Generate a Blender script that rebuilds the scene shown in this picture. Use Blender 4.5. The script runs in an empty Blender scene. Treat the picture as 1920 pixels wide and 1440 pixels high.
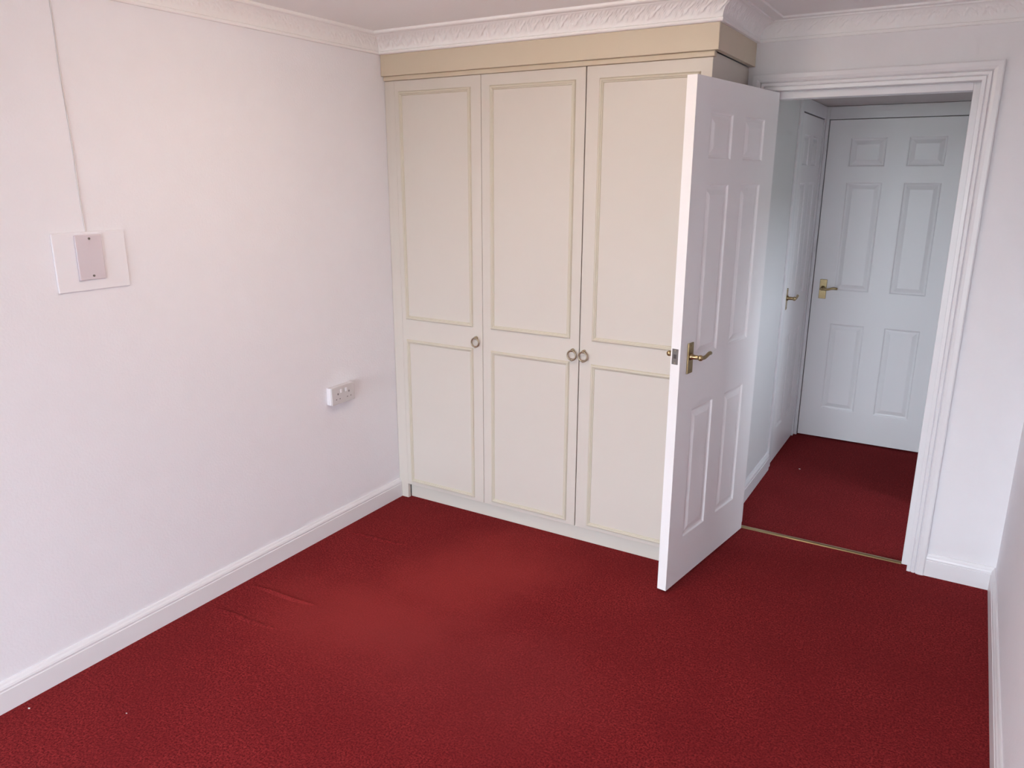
import bpy, bmesh, math
from mathutils import Vector, Matrix

scene = bpy.context.scene
COL = scene.collection

# ------------------------------------------------------------------ camera
FPX = 1426.295                       # focal length in pixels of the 1920-wide frame
cam_d = bpy.data.cameras.new('camera')
cam_d.sensor_fit = 'HORIZONTAL'
cam_d.sensor_width = 36.0
cam_d.lens = FPX / 1920.0 * 36.0
cam_d.clip_start = 0.02
cam = bpy.data.objects.new('camera', cam_d)
COL.objects.link(cam)
YAW, PITCH, ROLL = 0.5376, -0.2658, 0.0028
fwd = Vector((-math.sin(YAW) * math.cos(PITCH), math.cos(YAW) * math.cos(PITCH), math.sin(PITCH)))
rgt = Vector((math.cos(YAW), math.sin(YAW), 0))
upv = rgt.cross(fwd)
r2 = rgt * math.cos(ROLL) + upv * math.sin(ROLL)
u2 = upv * math.cos(ROLL) - rgt * math.sin(ROLL)
M = Matrix(((r2.x, u2.x, -fwd.x, 2.435), (r2.y, u2.y, -fwd.y, -2.9221), (r2.z, u2.z, -fwd.z, 1.638), (0, 0, 0, 1)))
cam.matrix_world = M
scene.camera = cam

# ------------------------------------------------------------------ sky light, exposure
world = bpy.data.worlds.new('overcast_sky')
scene.world = world
world.use_nodes = True
bg = world.node_tree.nodes['Background']
bg.inputs['Color'].default_value = (0.80, 0.915, 1.0, 1)
bg.inputs['Strength'].default_value = 4.4
scene.view_settings.view_transform = 'Standard'
scene.view_settings.look = 'None'
scene.view_settings.gamma = 1.0
scene.view_settings.use_curve_mapping = False
scene.view_settings.exposure = 2.40
scene.cycles.use_denoising = True
scene.cycles.use_adaptive_sampling = True
scene.cycles.adaptive_threshold = 0.06
scene.cycles.max_bounces = 7
scene.cycles.diffuse_bounces = 5
scene.cycles.sample_clamp_indirect = 8.0

# main dimensions (metres): left wall x = 0, wardrobe front y = 0, floor z = 0
XR = 2.701            # right wall
YD = 0.506            # wall with the doorway
YB = -5.50            # window wall behind the camera
ZC = 2.252            # ceiling
WX0, WX1, WZ0, WZ1 = 0.45, 2.55, 0.12, 1.85    # window opening

# portal in the window opening: guides sampling of the sky, gives no light of its own
pl = bpy.data.lights.new('window_portal', 'AREA')
pl.shape = 'RECTANGLE'
pl.size = WX1 - WX0
pl.size_y = WZ1 - WZ0
pl.cycles.is_portal = True
po = bpy.data.objects.new('window_portal', pl)
COL.objects.link(po)
po.location = ((WX0 + WX1) / 2, YB - 0.16, (WZ0 + WZ1) / 2)
po.rotation_euler = (math.radians(90), 0, 0)     # its -Z looks along +Y, into the room

pl2 = bpy.data.lights.new('hall_window_portal', 'AREA')
pl2.shape = 'RECTANGLE'
pl2.size = 0.45
pl2.size_y = 0.70
pl2.cycles.is_portal = True
po2 = bpy.data.objects.new('hall_window_portal', pl2)
COL.objects.link(po2)
po2.location = (3.26, 0.925, 1.25)
po2.rotation_euler = (math.radians(90), 0, math.radians(90))    # looks along -X into the hallway

# ------------------------------------------------------------------ materials
def mat(name, base, rough=0.5, metallic=0.0, var=0.0, vscale=8.0, bump=0.0, bscale=200.0, var_col=None, spec=0.5, coat=0.0):
    m = bpy.data.materials.new(name)
    m.use_nodes = True
    nt = m.node_tree
    b = nt.nodes['Principled BSDF']
    b.inputs['Base Color'].default_value = (*base, 1)
    b.inputs['Roughness'].default_value = rough
    b.inputs['Metallic'].default_value = metallic
    b.inputs['Specular IOR Level'].default_value = spec
    if coat:
        b.inputs['Coat Weight'].default_value = coat
        b.inputs['Coat Roughness'].default_value = 0.2
    tc = nt.nodes.new('ShaderNodeTexCoord')
    if var > 0:
        n = nt.nodes.new('ShaderNodeTexNoise')
        n.inputs['Scale'].default_value = vscale
        n.inputs['Detail'].default_value = 2
        nt.links.new(tc.outputs['Object'], n.inputs['Vector'])
        mx = nt.nodes.new('ShaderNodeMix')
        mx.data_type = 'RGBA'
        c2 = var_col or tuple(c * (1 - var) for c in base)
        mx.inputs[6].default_value = (*base, 1)
        mx.inputs[7].default_value = (*c2, 1)
        nt.links.new(n.outputs['Fac'], mx.inputs[0])
        nt.links.new(mx.outputs[2], b.inputs['Base Color'])
    if bump > 0:
        n2 = nt.nodes.new('ShaderNodeTexNoise')
        n2.inputs['Scale'].default_value = bscale
        n2.inputs['Detail'].default_value = 1
        nt.links.new(tc.outputs['Object'], n2.inputs['Vector'])
        bp = nt.nodes.new('ShaderNodeBump')
        bp.inputs['Strength'].default_value = bump
        bp.inputs['Distance'].default_value = 0.002
        nt.links.new(n2.outputs['Fac'], bp.inputs['Height'])
        nt.links.new(bp.outputs['Normal'], b.inputs['Normal'])
    return m

def carpet_material():
    m = bpy.data.materials.new('red_carpet')
    m.use_nodes = True
    nt = m.node_tree
    L = nt.links.new
    b = nt.nodes['Principled BSDF']
    b.inputs['Roughness'].default_value = 1.0
    b.inputs['Specular IOR Level'].default_value = 0.05
    b.inputs['Sheen Weight'].default_value = 0.03
    b.inputs['Sheen Roughness'].default_value = 0.5
    b.inputs['Sheen Tint'].default_value = (1.0, 0.55, 0.5, 1)
    geo = nt.nodes.new('ShaderNodeNewGeometry')
    def noise(scale, detail=3.0, rough=0.6):
        n = nt.nodes.new('ShaderNodeTexNoise')
        n.inputs['Scale'].default_value = scale
        n.inputs['Detail'].default_value = detail
        n.inputs['Roughness'].default_value = rough
        L(geo.outputs['Position'], n.inputs['Vector'])
        return n.outputs['Fac']
    def math_(op, a, b_=None, c=None, clamp=False):
        n = nt.nodes.new('ShaderNodeMath')
        n.operation = op
        n.use_clamp = clamp
        for i, v in enumerate((a, b_, c)):
            if v is None:
                continue
            if isinstance(v, (int, float)):
                n.inputs[i].default_value = v
            else:
                L(v, n.inputs[i])
        return n.outputs[0]
    def mixc(f, c1, c2):
        n = nt.nodes.new('ShaderNodeMix')
        n.data_type = 'RGBA'
        L(f, n.inputs[0])
        for i, c in ((6, c1), (7, c2)):
            if isinstance(c, tuple):
                n.inputs[i].default_value = (*c, 1)
            else:
                L(c, n.inputs[i])
        return n.outputs[2]
    def remap(v, a, b_):
        n = nt.nodes.new('ShaderNodeMapRange')
        n.inputs[1].default_value = a
        n.inputs[2].default_value = b_
        n.interpolation_type = 'SMOOTHSTEP'
        L(v, n.inputs[0])
        return n.outputs[0]
    # tufts, and patches where the pile lies the other way or is worn flat
    tuft = remap(noise(150, 4, 0.8), 0.38, 0.62)
    mid = remap(noise(38, 3, 0.7), 0.32, 0.68)
    big = remap(noise(2.6, 2), 0.36, 0.66)
    col = mixc(tuft, (0.095, 0.0062, 0.0084), (0.345, 0.0315, 0.0340))
    col = mixc(math_('MULTIPLY', mid, 0.45), col, (0.168, 0.0125, 0.0150))
    col = mixc(math_('MULTIPLY', big, 0.30), col, (0.155, 0.0116, 0.0150))
    # worn, flattened area in the middle of the room (ellipses in floor metres)
    sep = nt.nodes.new('ShaderNodeSeparateXYZ')
    L(geo.outputs['Position'], sep.inputs[0])
    wob = math_('MULTIPLY_ADD', noise(3.2, 2), 0.9, -0.45)
    def ell(cx, cy, rx, ry, ang):
        ca, sa = math.cos(ang), math.sin(ang)
        dx = math_('SUBTRACT', sep.outputs[0], cx)
        dy = math_('SUBTRACT', sep.outputs[1], cy)
        ex = math_('DIVIDE', math_('ADD', math_('MULTIPLY', dx, ca), math_('MULTIPLY', dy, sa)), rx)
        ey = math_('DIVIDE', math_('SUBTRACT', math_('MULTIPLY', dy, ca), math_('MULTIPLY', dx, sa)), ry)
        rr = math_('SQRT', math_('ADD', math_('MULTIPLY', ex, ex), math_('MULTIPLY', ey, ey)))
        return remap(math_('ADD', rr, wob), 1.45, 0.10)
    w1 = math_('MAXIMUM', ell(0.64, -0.96, 0.46, 0.33, 0.2), ell(0.78, -0.55, 0.32, 0.58, -0.35))
    w2 = ell(1.12, -1.05, 0.55, 0.34, 0.1)
    col = mixc(math_('MULTIPLY', w1, 0.55), col, (0.370, 0.0430, 0.0410))
    col = mixc(math_('MULTIPLY', w2, 0.40), col, (0.240, 0.0310, 0.0350))
    L(col, b.inputs['Base Color'])
    bp = nt.nodes.new('ShaderNodeBump')
    bp.inputs['Strength'].default_value = 0.6
    bp.inputs['Distance'].default_value = 0.004
    hh = noise(420, 2, 0.7)
    L(hh, bp.inputs['Height'])
    L(bp.outputs['Normal'], b.inputs['Normal'])
    return m

CARPET = carpet_material()
WALL = mat('wall_paint_pale_pink', (0.865, 0.855, 0.900), 0.75, var=0.03, vscale=14, bump=0.25, bscale=120, spec=0.25)
WALLB = mat('wall_paint_dimmed', (0.84, 0.825, 0.855), 0.75, var=0.03, vscale=14, bump=0.25, bscale=120, spec=0.25)  # same paint as WALL, darkened to offset strong window light on this wall
CEIL = mat('ceiling_paint', (0.90, 0.885, 0.89), 0.85, bump=0.15, bscale=90, spec=0.2)
PLASTER = mat('cornice_plaster', (0.89, 0.875, 0.885), 0.7, spec=0.3)
GLOSS = mat('white_gloss_paint', (0.82, 0.81, 0.84), 0.32, bump=0.05, bscale=60)
DOORW = mat('white_door_paint', (0.90, 0.885, 0.905), 0.38, bump=0.06, bscale=90)
CREAM = mat('cream_laminate', (0.655, 0.605, 0.555), 0.40, var=0.03, vscale=5)
BEAD = mat('cream_bead', (0.61, 0.56, 0.465), 0.45)
PLINTHM = mat('cream_plinth', (0.66, 0.625, 0.57), 0.45)
FASCIA = mat('tan_cream_fascia', (0.63, 0.54, 0.42), 0.45)
DARK = mat('dark_void', (0.05, 0.045, 0.04), 0.9)
BRASS = mat('brass', (0.50, 0.39, 0.215), 0.30, metallic=1.0, var=0.25, vscale=30)
OLDBRASS = mat('dull_nickel_brass', (0.40, 0.335, 0.25), 0.38, metallic=1.0)
STEEL = mat('dull_steel', (0.24, 0.225, 0.21), 0.45, metallic=1.0)
PLATE = mat('grey_plastic', (0.68, 0.615, 0.665), 0.45)
BOARD = mat('white_board', (0.850, 0.838, 0.882), 0.7, spec=0.25)
PLASTIC = mat('white_plastic', (0.80, 0.78, 0.82), 0.35)
SOCKF = mat('aged_white_plastic', (0.64, 0.61, 0.62), 0.4)
SLOT = mat('hole_shade', (0.07, 0.06, 0.06), 0.7)
PINS = mat('socket_pin_hole', (0.26, 0.24, 0.25), 0.7)
LINT = mat('white_lint', (0.8, 0.78, 0.76), 0.9)
CABLE = mat('cream_cable', (0.70, 0.655, 0.65), 0.6)
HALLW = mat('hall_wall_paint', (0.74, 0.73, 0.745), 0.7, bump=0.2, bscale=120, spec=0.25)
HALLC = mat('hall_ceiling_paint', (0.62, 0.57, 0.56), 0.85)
GROUND = mat('outside_ground', (0.20, 0.21, 0.16), 1.0, var=0.3, vscale=0.5)
def glass_material():
    m = bpy.data.materials.new('window_glass')
    m.use_nodes = True
    nt = m.node_tree
    nt.nodes.remove(nt.nodes['Principled BSDF'])
    t = nt.nodes.new('ShaderNodeBsdfTransparent')
    g = nt.nodes.new('ShaderNodeBsdfGlossy')
    g.inputs['Roughness'].default_value = 0.02
    mx = nt.nodes.new('ShaderNodeMixShader')
    mx.inputs[0].default_value = 0.06
    nt.links.new(t.outputs[0], mx.inputs[1])
    nt.links.new(g.outputs[0], mx.inputs[2])
    nt.links.new(mx.outputs[0], nt.nodes['Material Output'].inputs['Surface'])
    return m
GLASS = glass_material()

# ------------------------------------------------------------------ mesh helpers
def obj(name, bm, m, parent=None, smooth=False, loc=None):
    bmesh.ops.recalc_face_normals(bm, faces=bm.faces)
    me = bpy.data.meshes.new(name)
    bm.to_mesh(me)
    bm.free()
    if smooth:
        for p in me.polygons:
            p.use_smooth = True
    me.materials.append(m)
    o = bpy.data.objects.new(name, me)
    COL.objects.link(o)
    if parent:
        o.parent = parent
    if loc:
        o.location = loc
    return o

def empty(name, loc=(0, 0, 0), rz=0.0):
    o = bpy.data.objects.new(name, None)
    o.empty_display_size = 0.05
    COL.objects.link(o)
    o.location = loc
    o.rotation_euler = (0, 0, rz)
    return o

def tag(o, label, cat, group=None):
    o['label'] = label
    o['category'] = cat
    if group:
        o['group'] = group
    return o

def struct(o, label=None, cat=None):
    o['kind'] = 'structure'
    if label:
        o['label'] = label
    if cat:
        o['category'] = cat
    return o

def add_box(bm, x0, x1, y0, y1, z0, z1, bevel=0.0, seg=2):
    r = bmesh.ops.create_cube(bm, size=1.0)
    vs = r['verts']
    for v in vs:
        v.co = Vector(((x0 + x1) / 2 + v.co.x * (x1 - x0), (y0 + y1) / 2 + v.co.y * (y1 - y0), (z0 + z1) / 2 + v.co.z * (z1 - z0)))
    if bevel > 0:
        es = list({e for v in vs for e in v.link_edges})
        bmesh.ops.bevel(bm, geom=es, offset=bevel, segments=seg, affect='EDGES', profile=0.5)

def box(x0, x1, y0, y1, z0, z1, bevel=0.0, seg=2):
    bm = bmesh.new()
    add_box(bm, x0, x1, y0, y1, z0, z1, bevel, seg)
    return bm

def add_tube(bm, pts, radii, n=12, caps=True):
    """A round tube through pts; radii one number or one per point."""
    pts = [Vector(p) for p in pts]
    if isinstance(radii, (int, float)):
        radii = [radii] * len(pts)
    rings = []
    ref = None
    for i, p in enumerate(pts):
        t = (pts[min(i + 1, len(pts) - 1)] - pts[max(i - 1, 0)]).normalized()
        if ref is None:
            ref = Vector((0, 0, 1)) if abs(t.z) < 0.9 else Vector((1, 0, 0))
        a = (ref - t * ref.dot(t)).normalized()
        ref = a
        b = t.cross(a)
        rings.append([bm.verts.new(p + (a * math.cos(2 * math.pi * k / n) + b * math.sin(2 * math.pi * k / n)) * radii[i]) for k in range(n)])
    for r0, r1 in zip(rings, rings[1:]):
        for k in range(n):
            bm.faces.new((r0[k], r0[(k + 1) % n], r1[(k + 1) % n], r1[k]))
    if caps:
        bm.faces.new(rings[0])
        bm.faces.new(rings[-1])

def add_torus(bm, c, R, r, axis='Y', n=28, m=10):
    rings = []
    for i in range(n):
        a = 2 * math.pi * i / n
        ring = []
        for j in range(m):
            b = 2 * math.pi * j / m
            q = R + r * math.cos(b)
            u, v, w = q * math.cos(a), q * math.sin(a), r * math.sin(b)
            ring.append(bm.verts.new((c[0] + u, c[1] + w, c[2] + v)))
        rings.append(ring)
    for i in range(n):
        for j in range(m):
            bm.faces.new((rings[i][j], rings[(i + 1) % n][j], rings[(i + 1) % n][(j + 1) % m], rings[i][(j + 1) % m]))

def add_ball(bm, c, r, sc=(1, 1, 1), seg=14):
    q = bmesh.ops.create_uvsphere(bm, u_segments=seg, v_segments=seg // 2 + 1, radius=r)
    for v in q['verts']:
        v.co = Vector((c[0] + v.co.x * sc[0], c[1] + v.co.y * sc[1], c[2] + v.co.z * sc[2]))

def sweep(bm, rings, closed_profile=True):
    """rings: lists of points, one profile per station"""
    vr = [[bm.verts.new(p) for p in r] for r in rings]
    n = len(vr[0])
    for a, b in zip(vr, vr[1:]):
        for k in range(n if closed_profile else n - 1):
            bm.faces.new((a[k], a[(k + 1) % n], b[(k + 1) % n], b[k]))
    if closed_profile:
        bm.faces.new(vr[0])
        bm.faces.new(vr[-1])

def skirting(name, A, B, nrm, h=0.100, t=0.016, mitre_a=0, mitre_b=0, m=None):
    """Ogee-topped skirting along the wall from A to B, standing out along nrm; mitre +1 shortens an inside corner."""
    A, B, nrm = Vector((*A, 0)), Vector((*B, 0)), Vector((*nrm, 0))
    d = (B - A).normalized()
    prof = [(0, 0), (t, 0), (t, h * 0.70), (t * 0.86, h * 0.715), (t * 0.86, h * 0.755), (t * 0.93, h * 0.79), (t * 0.80, h * 0.86),
            (t * 0.55, h * 0.92), (t * 0.42, h * 0.97), (t * 0.28, h), (0, h)]
    bm = bmesh.new()
    ra = [A + nrm * p + d * (p * mitre_a) + Vector((0, 0, z)) for p, z in prof]
    rb = [B + nrm * p - d * (p * mitre_b) + Vector((0, 0, z)) for p, z in prof]
    sweep(bm, [ra, rb])
    return struct(obj(name, bm, m or GLOSS))

# ------------------------------------------------------------------ room shell
T = 0.12
floor = struct(obj('floor', box(-T, XR + T, YB - T, 0.566, -0.06, 0.0), CARPET), 'red carpet with worn paler patches covering the bedroom floor', 'carpet')
floor_hall = struct(obj('floor_hall', box(1.46, 3.3, 0.566, 2.35, -0.06, 0.0), CARPET), 'shaded red carpet in the hallway beyond the doorway', 'carpet')
struct(obj('ceiling', box(-T, XR + T, YB - T, 0.626, ZC, ZC + 0.1), CEIL))
struct(obj('wall_left', box(-T, 0, YB - T, 0.626, 0, ZC), WALL))
struct(obj('wall_right', box(XR, XR + T, YB - T, 0.626, 0, ZC), WALL))
bm = bmesh.new()
add_box(bm, 0, 1.600, YD, 0.62, 0, ZC)
add_box(bm, 2.409, XR, YD, 0.62, 0, ZC)
add_box(bm, 1.600, 2.409, YD, 0.62, 2.007, ZC)
struct(obj('wall_back', bm, WALLB))
bm = bmesh.new()
add_box(bm, 0, WX0, YB - T, YB, 0, ZC)
add_box(bm, WX1, XR, YB - T, YB, 0, ZC)
add_box(bm, WX0, WX1, YB - T, YB, 0, WZ0)
add_box(bm, WX0, WX1, YB - T, YB, WZ1, ZC)
struct(obj('wall_front', bm, WALL))
struct(obj('ground_outside', box(-40, 40, -60, 60, -0.7, -0.6), GROUND))

# window in the wall behind the camera
win = struct(empty('window_1', (0, 0, 0)))
fy0, fy1 = YB - 0.10, YB - 0.05
bm = bmesh.new()
add_box(bm, WX0, WX1, fy0, fy1, WZ0, WZ0 + 0.05)
add_box(bm, WX0, WX1, fy0, fy1, WZ1 - 0.05, WZ1)
add_box(bm, WX0, WX0 + 0.05, fy0, fy1, WZ0 + 0.05, WZ1 - 0.05)
add_box(bm, WX1 - 0.05, WX1, fy0, fy1, WZ0 + 0.05, WZ1 - 0.05)
xm = (WX0 + WX1) / 2
add_box(bm, xm - 0.03, xm + 0.03, fy0, fy1, WZ0 + 0.05, WZ1 - 0.05)
obj('window_frame', bm, GLOSS, win)
for xa, xb in ((WX0 + 0.05, xm - 0.03), (xm + 0.03, WX1 - 0.05)):
    obj('pane', box(xa, xb, fy0 + 0.02, fy0 + 0.026, WZ0 + 0.05, WZ1 - 0.05), GLASS, win)
obj('window_sill', box(WX0, WX1, YB - 0.05, YB + 0.03, WZ0 - 0.0, WZ0 + 0.02, 0.004), GLOSS, win)

# hallway shell
HZ = 2.045
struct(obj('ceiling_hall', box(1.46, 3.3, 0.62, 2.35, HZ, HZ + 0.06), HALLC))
bm = bmesh.new()
add_box(bm, 1.46, 1.580, 0.62, 1.445, 0, HZ)
add_box(bm, 1.46, 1.580, 2.105, 2.35, 0, HZ)
add_box(bm, 1.46, 1.580, 1.445, 2.105, 1.985, HZ)
add_box(bm, 1.46, 1.50, 1.445, 2.105, 0, 1.985)
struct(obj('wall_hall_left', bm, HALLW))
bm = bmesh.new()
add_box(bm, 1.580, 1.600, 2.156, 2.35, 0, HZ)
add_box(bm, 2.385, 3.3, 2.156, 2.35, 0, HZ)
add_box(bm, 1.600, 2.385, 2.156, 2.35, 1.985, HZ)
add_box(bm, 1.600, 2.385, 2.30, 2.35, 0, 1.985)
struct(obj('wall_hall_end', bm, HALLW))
HY0, HY1, HZ0, HZ1 = 0.70, 1.15, 0.90, 1.50      # daylight reaches the hallway from a window round the corner
bm = bmesh.new()
add_box(bm, 3.10, 3.22, 0.626, HY0, 0, HZ)
add_box(bm, 3.10, 3.22, HY1, 2.156, 0, HZ)
add_box(bm, 3.10, 3.22, HY0, HY1, 0, HZ0)
add_box(bm, 3.10, 3.22, HY0, HY1, HZ1, HZ)
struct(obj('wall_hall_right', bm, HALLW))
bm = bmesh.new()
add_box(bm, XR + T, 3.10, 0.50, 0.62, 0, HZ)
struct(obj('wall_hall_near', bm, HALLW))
struct(obj('wall_hall_light_block', box(2.44, 2.52, 1.25, 2.136, 0, HZ), HALLW))  # unseen partition, added to keep the hall window's light off the end door
win2 = struct(empty('window_2', (0, 0, 0)))
bm = bmesh.new()
add_box(bm, 3.15, 3.20, HY0, HY1, HZ0, HZ0 + 0.04)
add_box(bm, 3.15, 3.20, HY0, HY1, HZ1 - 0.04, HZ1)
add_box(bm, 3.15, 3.20, HY0, HY0 + 0.04, HZ0 + 0.04, HZ1 - 0.04)
add_box(bm, 3.15, 3.20, HY1 - 0.04, HY1, HZ0 + 0.04, HZ1 - 0.04)
obj('window_frame', bm, GLOSS, win2)
obj('pane', box(3.17, 3.176, HY0 + 0.04, HY1 - 0.04, HZ0 + 0.04, HZ1 - 0.04), GLASS, win2)

# skirting boards
skirting('baseboard_left', (0, YB), (0, 0.0), (1, 0), mitre_a=1)
skirting('baseboard_right', (XR, YD), (XR, YB), (-1, 0), mitre_a=1, mitre_b=1)
skirting('baseboard_back', (2.450, YD), (XR, YD), (0, -1), mitre_b=1)
skirting('baseboard_front', (0, YB), (XR, YB), (0, 1), mitre_a=1, mitre_b=1)
skirting('baseboard_hall_left', (1.580, 0.62), (1.580, 1.396), (1, 0), h=0.105, t=0.018)

# ------------------------------------------------------------------ ornate plaster cornice, one length per wall
def relief(u, v):
    """height of the acanthus-scroll relief on the cove: u metres along, v 0..1 up"""
    L = 0.062
    ph = 2 * math.pi * u / L
    win_ = max(0.0, math.sin(math.pi * min(1, max(0, v)))) ** 0.6
    v0 = 0.52 + 0.24 * math.sin(ph)
    stem = math.exp(-((v - v0) / 0.11) ** 2)
    leaf = math.exp(-((v - 0.30 - 0.1 * math.cos(ph)) / 0.16) ** 2) * (0.5 + 0.5 * math.cos(3 * ph + 4 * v))
    leaf2 = math.exp(-((v - 0.78 + 0.1 * math.cos(ph)) / 0.13) ** 2) * (0.5 + 0.5 * math.cos(4 * ph - 5 * v))
    return 0.0038 * win_ * (0.75 * stem + 0.75 * leaf + 0.65 * leaf2)

NC = 16
def profile(u=None, step=False):
    """(out, up) from the bottom edge on the wall to the ceiling"""
    P = [(0.0, 0.0), (0.014, 0.0), (0.017, 0.004), (0.017, 0.010), (0.012, 0.013)]
    p0, p1 = Vector((0.014, 0.015)), Vector((0.066, 0.066))
    for k in range(NC + 1):
        v = k / NC
        a = v * math.pi / 2
        q = Vector((p1.x - (p1.x - p0.x) * math.cos(a) * 0.85 - (p1.x - p0.x) * (1 - v) * 0.15, p0.y + (p1.y - p0.y) * (math.sin(a) * 0.55 + v * 0.45)))
        nrm = Vector((0.72, -0.69))
        if u is not None:
            q = q + nrm * relief(u, v)
        P.append((q.x, q.y))
    if step:
        P += [(0.068, 0.067), (0.082, 0.0675), (0.082, 0.073), (0.125, 0.0735), (0.127, 0.0765), (0.127, ZC - 2.171)]
    else:
        P += [(0.068, 0.068), (0.086, 0.069), (0.090, 0.072), (0.090, ZC - 2.171)]
    return P

ZCB = 2.171
corners = [((0.0, YB), None), ((0.0, -0.024), None), ((1.562, -0.024), None), ((1.562, YD), None), ((XR, YD), None), ((XR, YB), None), ((0.0, YB), None)]
segs = [((1, 0), 0.74), ((0, -1), 1.25), ((1, 0), 0.9), ((0, -1), 0.60), ((-1, 0), 0.85), ((0, 1), 0.85)]
labels = ['left wall', 'wardrobe front', 'wardrobe side', 'doorway wall', 'right wall', 'window wall']
for i, (nrm, sc) in enumerate(segs):
    A, B = Vector((*corners[i][0], ZCB)), Vector((*corners[i + 1][0], ZCB))
    n_ = Vector((*nrm, 0))
    npv, spv = segs[i - 1]
    nnx, snx = segs[(i + 1) % len(segs)]
    oa, ob = Vector((*npv, 0)) * spv, Vector((*nnx, 0)) * snx
    d = (B - A)
    Ln = d.length
    fine = i < 4
    N = max(2, int(Ln / 0.0055)) if fine else 2
    if i == 0:
        N = int(Ln / 0.008)
    rings = []
    for k in range(N + 1):
        f = k / N
        pr = profile(f * Ln + 0.37 * i if (fine and 0 < k < N) else None, i in (2, 3))
        row = []
        for p, z in pr:
            a = A + oa * p
            b = B + ob * p
            row.append(a.lerp(b, f) + n_ * (p * sc) + Vector((0, 0, z)))
        rings.append(row)
    bm = bmesh.new()
    sweep(bm, rings, closed_profile=False)
    o = obj('trim_%d' % (i + 1), bm, PLASTER, smooth=False)
    struct(o)

# ------------------------------------------------------------------ doorway: lining, stops, architraves
XL, XRJ, ZH = 1.625, 2.384, 1.983
sur = struct(empty('trim_7', (0, 0, 0)))
obj('lining', box(XL - 0.025, XL, YD, 0.62, 0, ZH), GLOSS, sur)
obj('lining', box(XRJ, XRJ + 0.025, YD, 0.62, 0, ZH), GLOSS, sur)
obj('lining', box(XL - 0.025, XRJ + 0.025, YD, 0.62, ZH, ZH + 0.024), GLOSS, sur)
obj('door_stop', box(XL, XL + 0.023, 0.552, 0.62, 0, ZH, 0.002), GLOSS, sur)
obj('door_stop', box(XRJ - 0.024, XRJ, 0.552, 0.62, 0, ZH, 0.002), GLOSS, sur)
obj('door_stop', box(XL + 0.023, XRJ - 0.024, 0.552, 0.62, ZH - 0.029, ZH, 0.002), GLOSS, sur)
AP = [(0, 0), (0, 0.010), (0.013, 0.0115), (0.0155, 0.007), (0.019, 0.0125), (0.0285, 0.0145), (0.0315, 0.0085), (0.0355, 0.016),
      (0.046, 0.020), (0.061, 0.020), (0.0655, 0.0175), (0.066, 0)]
def arch(face_y, sgn, x_in0, x_in1, z_in, AP=AP):
    L_, R_, H_ = bmesh.new(), bmesh.new(), bmesh.new()
    sweep(L_, [[(x_in0 - w, face_y + sgn * t, 0) for w, t in AP], [(x_in0 - w, face_y + sgn * t, z_in + w) for w, t in AP]])
    sweep(R_, [[(x_in1 + w, face_y + sgn * t, 0) for w, t in AP], [(x_in1 + w, face_y + sgn * t, z_in + w) for w, t in AP]])
    sweep(H_, [[(x_in0 - w, face_y + sgn * t, z_in + w) for w, t in AP], [(x_in1 + w, face_y + sgn * t, z_in + w) for w, t in AP]])
    return L_, R_, H_
for b_ in arch(YD, -1, XL, XRJ, ZH):
    obj('architrave', b_, GLOSS, sur)
# small filler ripped from the mitre: brass carpet bar under the closed door position
tb = bmesh.new()
sweep(tb, [[(x, 0.560 + dy, z) for dy, z in ((-0.014, 0.0005), (-0.011, 0.004), (-0.004, 0.0065), (0.004, 0.0065), (0.011, 0.004), (0.014, 0.0005))] for x in (XL + 0.024, XRJ - 0.025)])
tag(obj('threshold_bar', tb, BRASS), 'thin brass carpet bar across the doorway threshold', 'threshold bar')

# frames round the two hallway doors
fr = struct(empty('trim_8', (0, 0, 0)))
obj('door_frame', box(1.592, 1.609, 2.136, 2.156, 0, HZ - 0.002, 0.002), GLOSS, fr)
obj('door_frame', box(2.378, 2.44, 2.136, 2.156, 0, HZ - 0.002, 0.002), GLOSS, fr)
obj('door_frame', box(1.609, 2.378, 2.136, 2.156, 1.972, HZ - 0.002, 0.002), GLOSS, fr)
fr2 = struct(empty('trim_9', (0, 0, 0)))
obj('door_frame', box(1.580, 1.592, 1.396, 1.456, 0, HZ - 0.002, 0.002), GLOSS, fr2)
obj('door_frame', box(1.580, 1.592, 2.096, 2.156, 0, HZ - 0.002, 0.002), GLOSS, fr2)
obj('door_frame', box(1.580, 1.592, 1.456, 2.096, 1.973, HZ - 0.002, 0.002), GLOSS, fr2)

# ------------------------------------------------------------------ six-panel doors
def ring_pts(x0, x1, z0, z1, y):
    return [(x0, y, z0), (x1, y, z0), (x1, y, z1), (x0, y, z1)]

def panel_mesh(x0, x1, z0, z1, t):
    """a raised-and-fielded panel seen from both faces of a door of thickness t (front y=0, back y=-t)"""
    bm = bmesh.new()
    lay = [(0.0, 0.0), (0.004, 0.0005), (0.009, 0.0062), (0.016, 0.0078), (0.021, 0.0070), (0.040, 0.0012), (0.043, 0.0010)]
    for side in (0, 1):
        prev = None
        for ins, dep in lay:
            y = -dep if side == 0 else -t + dep
            cur = [bm.verts.new(p) for p in ring_pts(x0 + ins, x1 - ins, z0 + ins, z1 - ins, y)]
            if prev:
                for k in range(4):
                    bm.faces.new((prev[k], prev[(k + 1) % 4], cur[(k + 1) % 4], cur[k]))
            prev = cur
        bm.faces.new(prev)
    return bm

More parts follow.
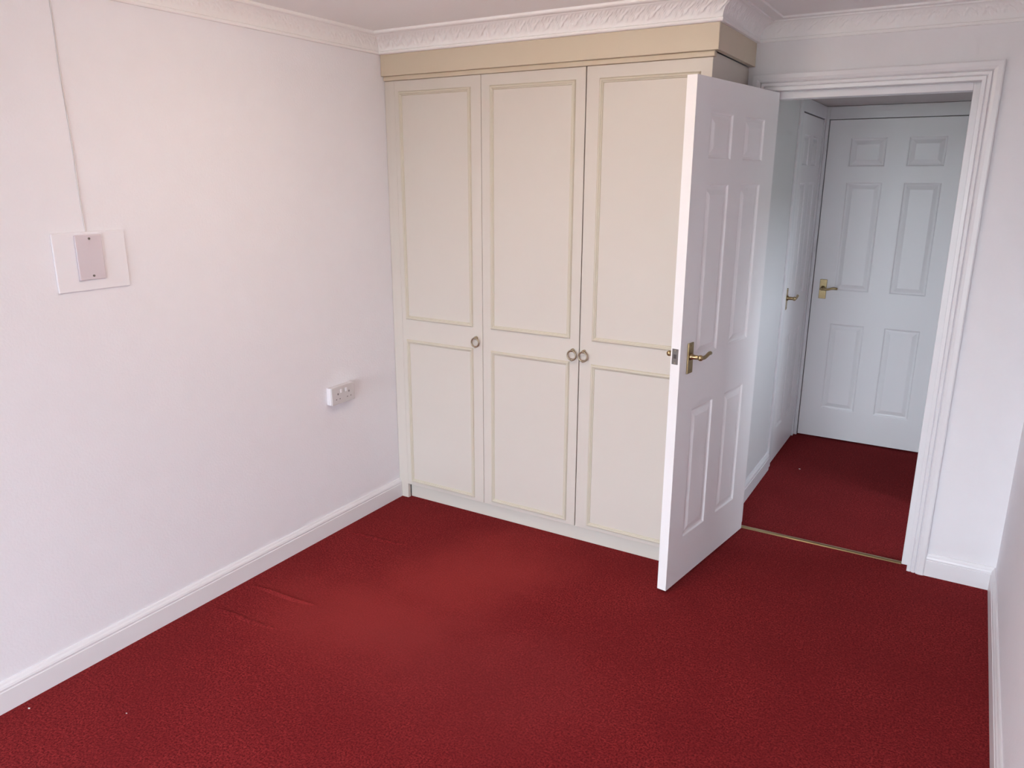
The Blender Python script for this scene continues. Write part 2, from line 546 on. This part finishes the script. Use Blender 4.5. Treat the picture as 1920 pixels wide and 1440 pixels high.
def lever_handle(parent, s, z, side_y, out, toward, m=BRASS):
    """backplate on the face y=side_y, standing out along out (+1/-1 in local y); lever points along toward (+1/-1 local x)"""
    bm = bmesh.new()
    y1 = side_y + out * 0.007
    add_box(bm, s - 0.021, s + 0.021, min(side_y, y1), max(side_y, y1), z - 0.060, z + 0.060, 0.0028, 3)
    for dz in (-0.048, 0.048):
        add_tube(bm, [(s, side_y + out * 0.0065, z + dz), (s, side_y + out * 0.0085, z + dz)], 0.0042, 10)
    h = obj('handle', bm, m, parent)
    bm = bmesh.new()
    zc = z + 0.006
    add_tube(bm, [(s, side_y + out * 0.006, zc), (s, side_y + out * 0.012, zc), (s, side_y + out * 0.016, zc), (s, side_y + out * 0.038, zc), (s, side_y + out * 0.046, zc)],
             [0.015, 0.014, 0.0095, 0.0085, 0.0085], 16)
    add_ball(bm, (s, side_y + out * 0.046, zc), 0.0115)
    pts, rad = [], []
    for k in range(11):
        f = k / 10
        pts.append((s + toward * (0.004 + 0.086 * f), side_y + out * (0.046 + 0.004 * math.sin(f * math.pi)), zc + 0.006 * math.sin(f * math.pi * 2) * -0.6 + 0.004 * f))
        rad.append(0.0085 - 0.0015 * math.sin(f * math.pi) if f < 0.95 else 0.0060)
    add_tube(bm, pts, rad, 12)
    obj('lever', bm, m, h, smooth=True)
    return h

def make_door(name, W, H, loc, ang, label, bottom=0.008, handles=(1,), hz=0.970, hs=None):
    root = struct(empty(name, loc, ang), label, 'door')
    t = 0.0385
    k = W / 0.753
    xs = [0, 0.128 * k, 0.325 * k, 0.433 * k, 0.632 * k, W]
    zs = [bottom, 0.200, 0.758, 0.962, 1.614, 1.700, 1.868, H]
    holes = {(c, r) for c in (1, 3) for r in (1, 3, 5)}
    bm = bmesh.new()
    for y in (0.0, -t):
        V = {}
        for i, x in enumerate(xs):
            for j, z in enumerate(zs):
                V[i, j] = bm.verts.new((x, y, z))
        for i in range(5):
            for j in range(7):
                if (i, j) not in holes:
                    bm.faces.new((V[i, j], V[i + 1, j], V[i + 1, j + 1], V[i, j + 1]))
    def quad(*p):
        bm.faces.new([bm.verts.new(q) for q in p])
    quad((0, 0, bottom), (0, -t, bottom), (0, -t, H), (0, 0, H))
    quad((W, 0, bottom), (W, -t, bottom), (W, -t, H), (W, 0, H))
    quad((0, 0, H), (W, 0, H), (W, -t, H), (0, -t, H))
    quad((0, 0, bottom), (W, 0, bottom), (W, -t, bottom), (0, -t, bottom))
    bmesh.ops.remove_doubles(bm, verts=bm.verts, dist=1e-5)
    obj('door_leaf', bm, DOORW, root)
    for c in (1, 3):
        for r in (1, 3, 5):
            obj('panel', panel_mesh(xs[c], xs[c + 1], zs[r], zs[r + 1], t), DOORW, root)
    s = hs if hs else W - 0.076
    if 1 in handles:
        lever_handle(root, s, hz, 0.0, 1, -1)
    if -1 in handles:
        lever_handle(root, s, hz, -t, -1, -1)
    return root

door = make_door('door_1', 0.753, 1.978, (1.6661, 0.5278, 0), -1.7193, 'white six-panel door standing open in front of the wardrobe', handles=(1, -1), hz=0.972)
bm = bmesh.new()
add_box(bm, 0.7515, 0.7545, -0.0335, -0.0085, 0.957, 1.017, 0.0008, 1)
lp = obj('latch_plate', bm, STEEL, door)
bm = bmesh.new()
add_box(bm, 0.7540, 0.7552, -0.0270, -0.0150, 0.980, 0.996, 0.0003, 1)
obj('latch_hole', bm, SLOT, lp)  # dark pad on the plate, painted as the shade in its hole
bm = bmesh.new()
for z in (0.963, 1.011):
    add_tube(bm, [(0.7543, -0.021, z), (0.7551, -0.021, z)], 0.0028, 8)
obj('screw', bm, OLDBRASS, lp)
for z in (0.23, 1.76):
    bm = bmesh.new()
    add_tube(bm, [(-0.006, -0.044, z - 0.038), (-0.006, -0.044, z + 0.038)], 0.0055, 10)
    add_box(bm, -0.002, 0.0, -0.0385, -0.006, z - 0.038, z + 0.038)
    obj('hinge', bm, OLDBRASS, door)

make_door('door_2', 0.760, 1.968, (2.373, 2.148, 0), math.pi, 'white six-panel door closed at the end of the hallway', handles=(1,), hz=0.968, hs=0.700)
make_door('door_3', 0.632, 1.968, (1.585, 2.091, 0), -math.pi / 2, 'white door closed in the left side of the hallway', handles=(1,), hz=0.985, hs=0.612)

# ------------------------------------------------------------------ fitted wardrobe
WX = [0.058, 0.5333, 1.0325, 1.5385]
ZB, ZT = 0.078, 2.060
wr = tag(empty('fitted_wardrobe', (0, 0, 0)), 'cream fitted wardrobe with three panelled doors built in beside the left wall', 'wardrobe')
obj('filler_strip', box(0.002, 0.0578, 0.001, 0.020, 0, ZT), CREAM, wr)
obj('plinth', box(0.0582, 1.534, 0.026, 0.044, 0, 0.0765, 0.0012, 1), PLINTHM, wr)
obj('side_panel', box(1.5185, 1.5365, 0.022, YD - 0.001, 0, 2.079), CREAM, wr)
obj('gap_shade_board', box(0.030, 1.5185, 0.055, 0.065, 0, 2.079), DARK, wr)  # black sheet close behind the doors, paints the shade in their gaps
obj('cover_strip', box(0.002, 1.545, -0.008, 0.020, 2.0612, 2.0805, 0.003, 2), FASCIA, wr)
bm = bmesh.new()
add_box(bm, 0.002, 1.562, -0.024, -0.004, 2.0805, 2.174, 0.0015, 1)
add_box(bm, 1.543, 1.562, -0.004, YD - 0.001, 2.0805, 2.174)
obj('fascia', bm, FASCIA, wr)
obj('top_board', box(0.002, 1.540, 0.0, YD - 0.001, 2.176, 2.19), DARK, wr)

def bead_frame(x0, x1, z0, z1, w=0.019, h=0.009):
    prof = [(0.0, 0.0), (0.0015, 0.0045), (0.005, 0.0085), (0.009, h), (0.012, 0.0075), (0.0135, 0.0045), (0.0165, 0.0040), (w, 0.0)]
    bm = bmesh.new()
    prev = None
    for ins, up in prof:
        cur = [bm.verts.new(p) for p in ring_pts(x0 + ins, x1 - ins, z0 + ins, z1 - ins, -up)]
        if prev:
            for k in range(4):
                bm.faces.new((prev[k], prev[(k + 1) % 4], cur[(k + 1) % 4], cur[k]))
        prev = cur
    return bm

def ring_handle(parent, x, z):
    bm = bmesh.new()
    add_tube(bm, [(x, 0.0, z + 0.021), (x, -0.003, z + 0.021), (x, -0.005, z + 0.021)], [0.0085, 0.0085, 0.0065], 14)
    add_tube(bm, [(x, -0.004, z + 0.021), (x, -0.014, z + 0.021)], [0.0045, 0.0045], 10)
    add_ball(bm, (x, -0.014, z + 0.022), 0.0068)
    add_torus(bm, (x, -0.014, z), 0.0205, 0.0037)
    add_ball(bm, (x, -0.014, z - 0.0205), 0.0055, (1.25, 1, 0.9))
    return obj('ring_handle', bm, OLDBRASS, parent, smooth=True)

BX = [(0.083, 0.480), (0.5785, 0.9875), (1.0905, 1.4960)]
HX = [0.4985, 1.0030, 1.0570]
GAP = [0.0003, 0.0010, 0.0021, 0.0005]
for i in range(3):
    d_ = obj('wardrobe_door', box(WX[i] + GAP[i], WX[i + 1] - GAP[i + 1], 0.0, 0.020, ZB, ZT, 0.0012, 1), CREAM, wr)
    a, b = BX[i]
    obj('panel_moulding', bead_frame(a, b, 0.958, 2.014), BEAD, d_)
    obj('panel_moulding', bead_frame(a, b, 0.096, 0.857), BEAD, d_)
    ring_handle(d_, HX[i], 0.888)

# ------------------------------------------------------------------ opal ceiling light in the middle of the room, just above the frame
OPAL = bpy.data.materials.new('lit_opal_glass')
OPAL.use_nodes = True
ob = OPAL.node_tree.nodes['Principled BSDF']
ob.inputs['Base Color'].default_value = (0.9, 0.86, 0.78, 1)
ob.inputs['Roughness'].default_value = 0.3
ob.inputs['Emission Color'].default_value = (1.0, 0.82, 0.63, 1)
ob.inputs['Emission Strength'].default_value = 9.0
cl = tag(empty('ceiling_light', (1.12, -1.15, ZC)), 'round opal glass ceiling light glowing warm in the middle of the ceiling', 'ceiling light')
bm = bmesh.new()
add_tube(bm, [(0, 0, 0), (0, 0, -0.018), (0, 0, -0.024)], [0.150, 0.150, 0.142], 40)
obj('base_ring', bm, BRASS, cl)
bm = bmesh.new()
add_tube(bm, [(0, 0, -0.024 - 0.085 * math.sin(a)) for a in [k * math.pi / 2 / 12 for k in range(13)]],
         [max(0.004, 0.138 * math.cos(k * math.pi / 2 / 12)) for k in range(13)], 40)
obj('glass_dome', bm, OPAL, cl, smooth=True)

# ------------------------------------------------------------------ things on the left wall
bm = bmesh.new()
add_box(bm, 0.0, 0.006, -1.613, -1.372, 1.280, 1.466, 0.003, 2)
tag(obj('backing_board', bm, BOARD), 'square white backing board fixed on the left wall behind a grey plate', 'board')
bp_ = empty('blanking_plate', (0.006, -1.5005, 1.314))
tag(bp_, 'upright pale grey blanking plate with two screws on the white board', 'wall plate')
obj('plate', box(0.0, 0.007, -0.0440, 0.0440, 0.0, 0.143, 0.003, 2), PLATE, bp_)
for z in (0.0125, 0.1305):
    bm = bmesh.new()
    add_tube(bm, [(0.0065, 0.002, z), (0.0085, 0.002, z)], 0.0038, 12)
    obj('screw', bm, STEEL, bp_)
cb = bmesh.new()
N = 24
add_tube(cb, [(0.0022, -1.510 + 0.010 * (k / N) + 0.0012 * math.sin(k * 0.55), 2.171 - (2.171 - 1.464) * k / N) for k in range(N + 1)], 0.0021, 8)
tag(obj('wall_cable', cb, CABLE), 'thin pale cable running down the left wall to the white board', 'cable')

# double socket
sk = tag(empty('wall_socket', (0.0, -0.4155, 0.626)), 'white double wall socket with two switches above the left skirting board', 'socket')
obj('pattress_box', box(0.0, 0.026, -0.0745, 0.0745, 0.0, 0.082, 0.003, 2), PLASTIC, sk)
fp = obj('faceplate', box(0.026, 0.034, -0.0745, 0.0745, 0.0, 0.082, 0.003, 2), SOCKF, sk)
for cy in (-0.036, 0.036):
    bm = bmesh.new()
    add_box(bm, 0.0338, 0.0345, cy - 0.004, cy + 0.004, 0.044, 0.053)
    add_box(bm, 0.0338, 0.0345, cy - 0.015, cy - 0.008, 0.022, 0.027)
    add_box(bm, 0.0338, 0.0345, cy + 0.008, cy + 0.015, 0.022, 0.027)
    obj('pin_holes', bm, PINS, fp)
    obj('switch', box(0.0338, 0.0375, cy - 0.006 + (0.020 if cy < 0 else -0.020), cy + 0.006 + (0.020 if cy < 0 else -0.020), 0.052, 0.070, 0.001, 1), PLASTIC, fp)

# ------------------------------------------------------------------ carpet ridges and bits of lint
def ridge(x0, y0, x1, y1, w=0.016, h=0.004):
    bm = bmesh.new()
    A, B = Vector((x0, y0, 0)), Vector((x1, y1, 0))
    n_ = Vector((-(B - A).y, (B - A).x, 0)).normalized()
    rows = []
    K = 24
    for k in range(K + 1):
        f = k / K
        e = math.sin(math.pi * f) ** 0.5 if 0 < f < 1 else 0.0
        c = A.lerp(B, f) + n_ * 0.004 * math.sin(f * 7)
        rows.append([bm.verts.new(c + n_ * (w * q * (0.3 + 0.7 * e)) + Vector((0, 0, 0.0003 + h * e * (math.cos(q * math.pi) * 0.5 + 0.5)))) for q in (-1, -0.66, -0.33, 0, 0.33, 0.66, 1)])
    for a, b in zip(rows, rows[1:]):
        for k in range(6):
            bm.faces.new((a[k], a[k + 1], b[k + 1], b[k]))
    return obj('carpet_ridge', bm, CARPET, floor, smooth=True)
ridge(0.066, -1.050, 0.400, -1.024, h=0.0065)
ridge(0.072, -0.472, 0.385, -0.436, h=0.0045)
ridge(0.070, -1.243, 0.398, -1.217, h=0.0035)

lints = [(0.060, -1.935, 'white speck of lint on the carpet beside the left skirting board', 0.0032),
         (0.346, -1.789, 'tiny white lint speck out on the open bedroom carpet', 0.002),
         (1.752, 1.495, 'white speck of lint on the hallway carpet', 0.004)]
for x, y, lab, r in lints:
    bm = bmesh.new()
    add_ball(bm, (0, 0, 0), r, (1.3, 0.8, 0.55), 8)
    for k, v in enumerate(bm.verts):
        v.co *= 1 + 0.25 * math.sin(k * 2.3)
    tag(obj('lint_speck', bm, LINT, loc=(x, y, r * 0.6)), lab, 'lint', 'lint specks on the carpet')
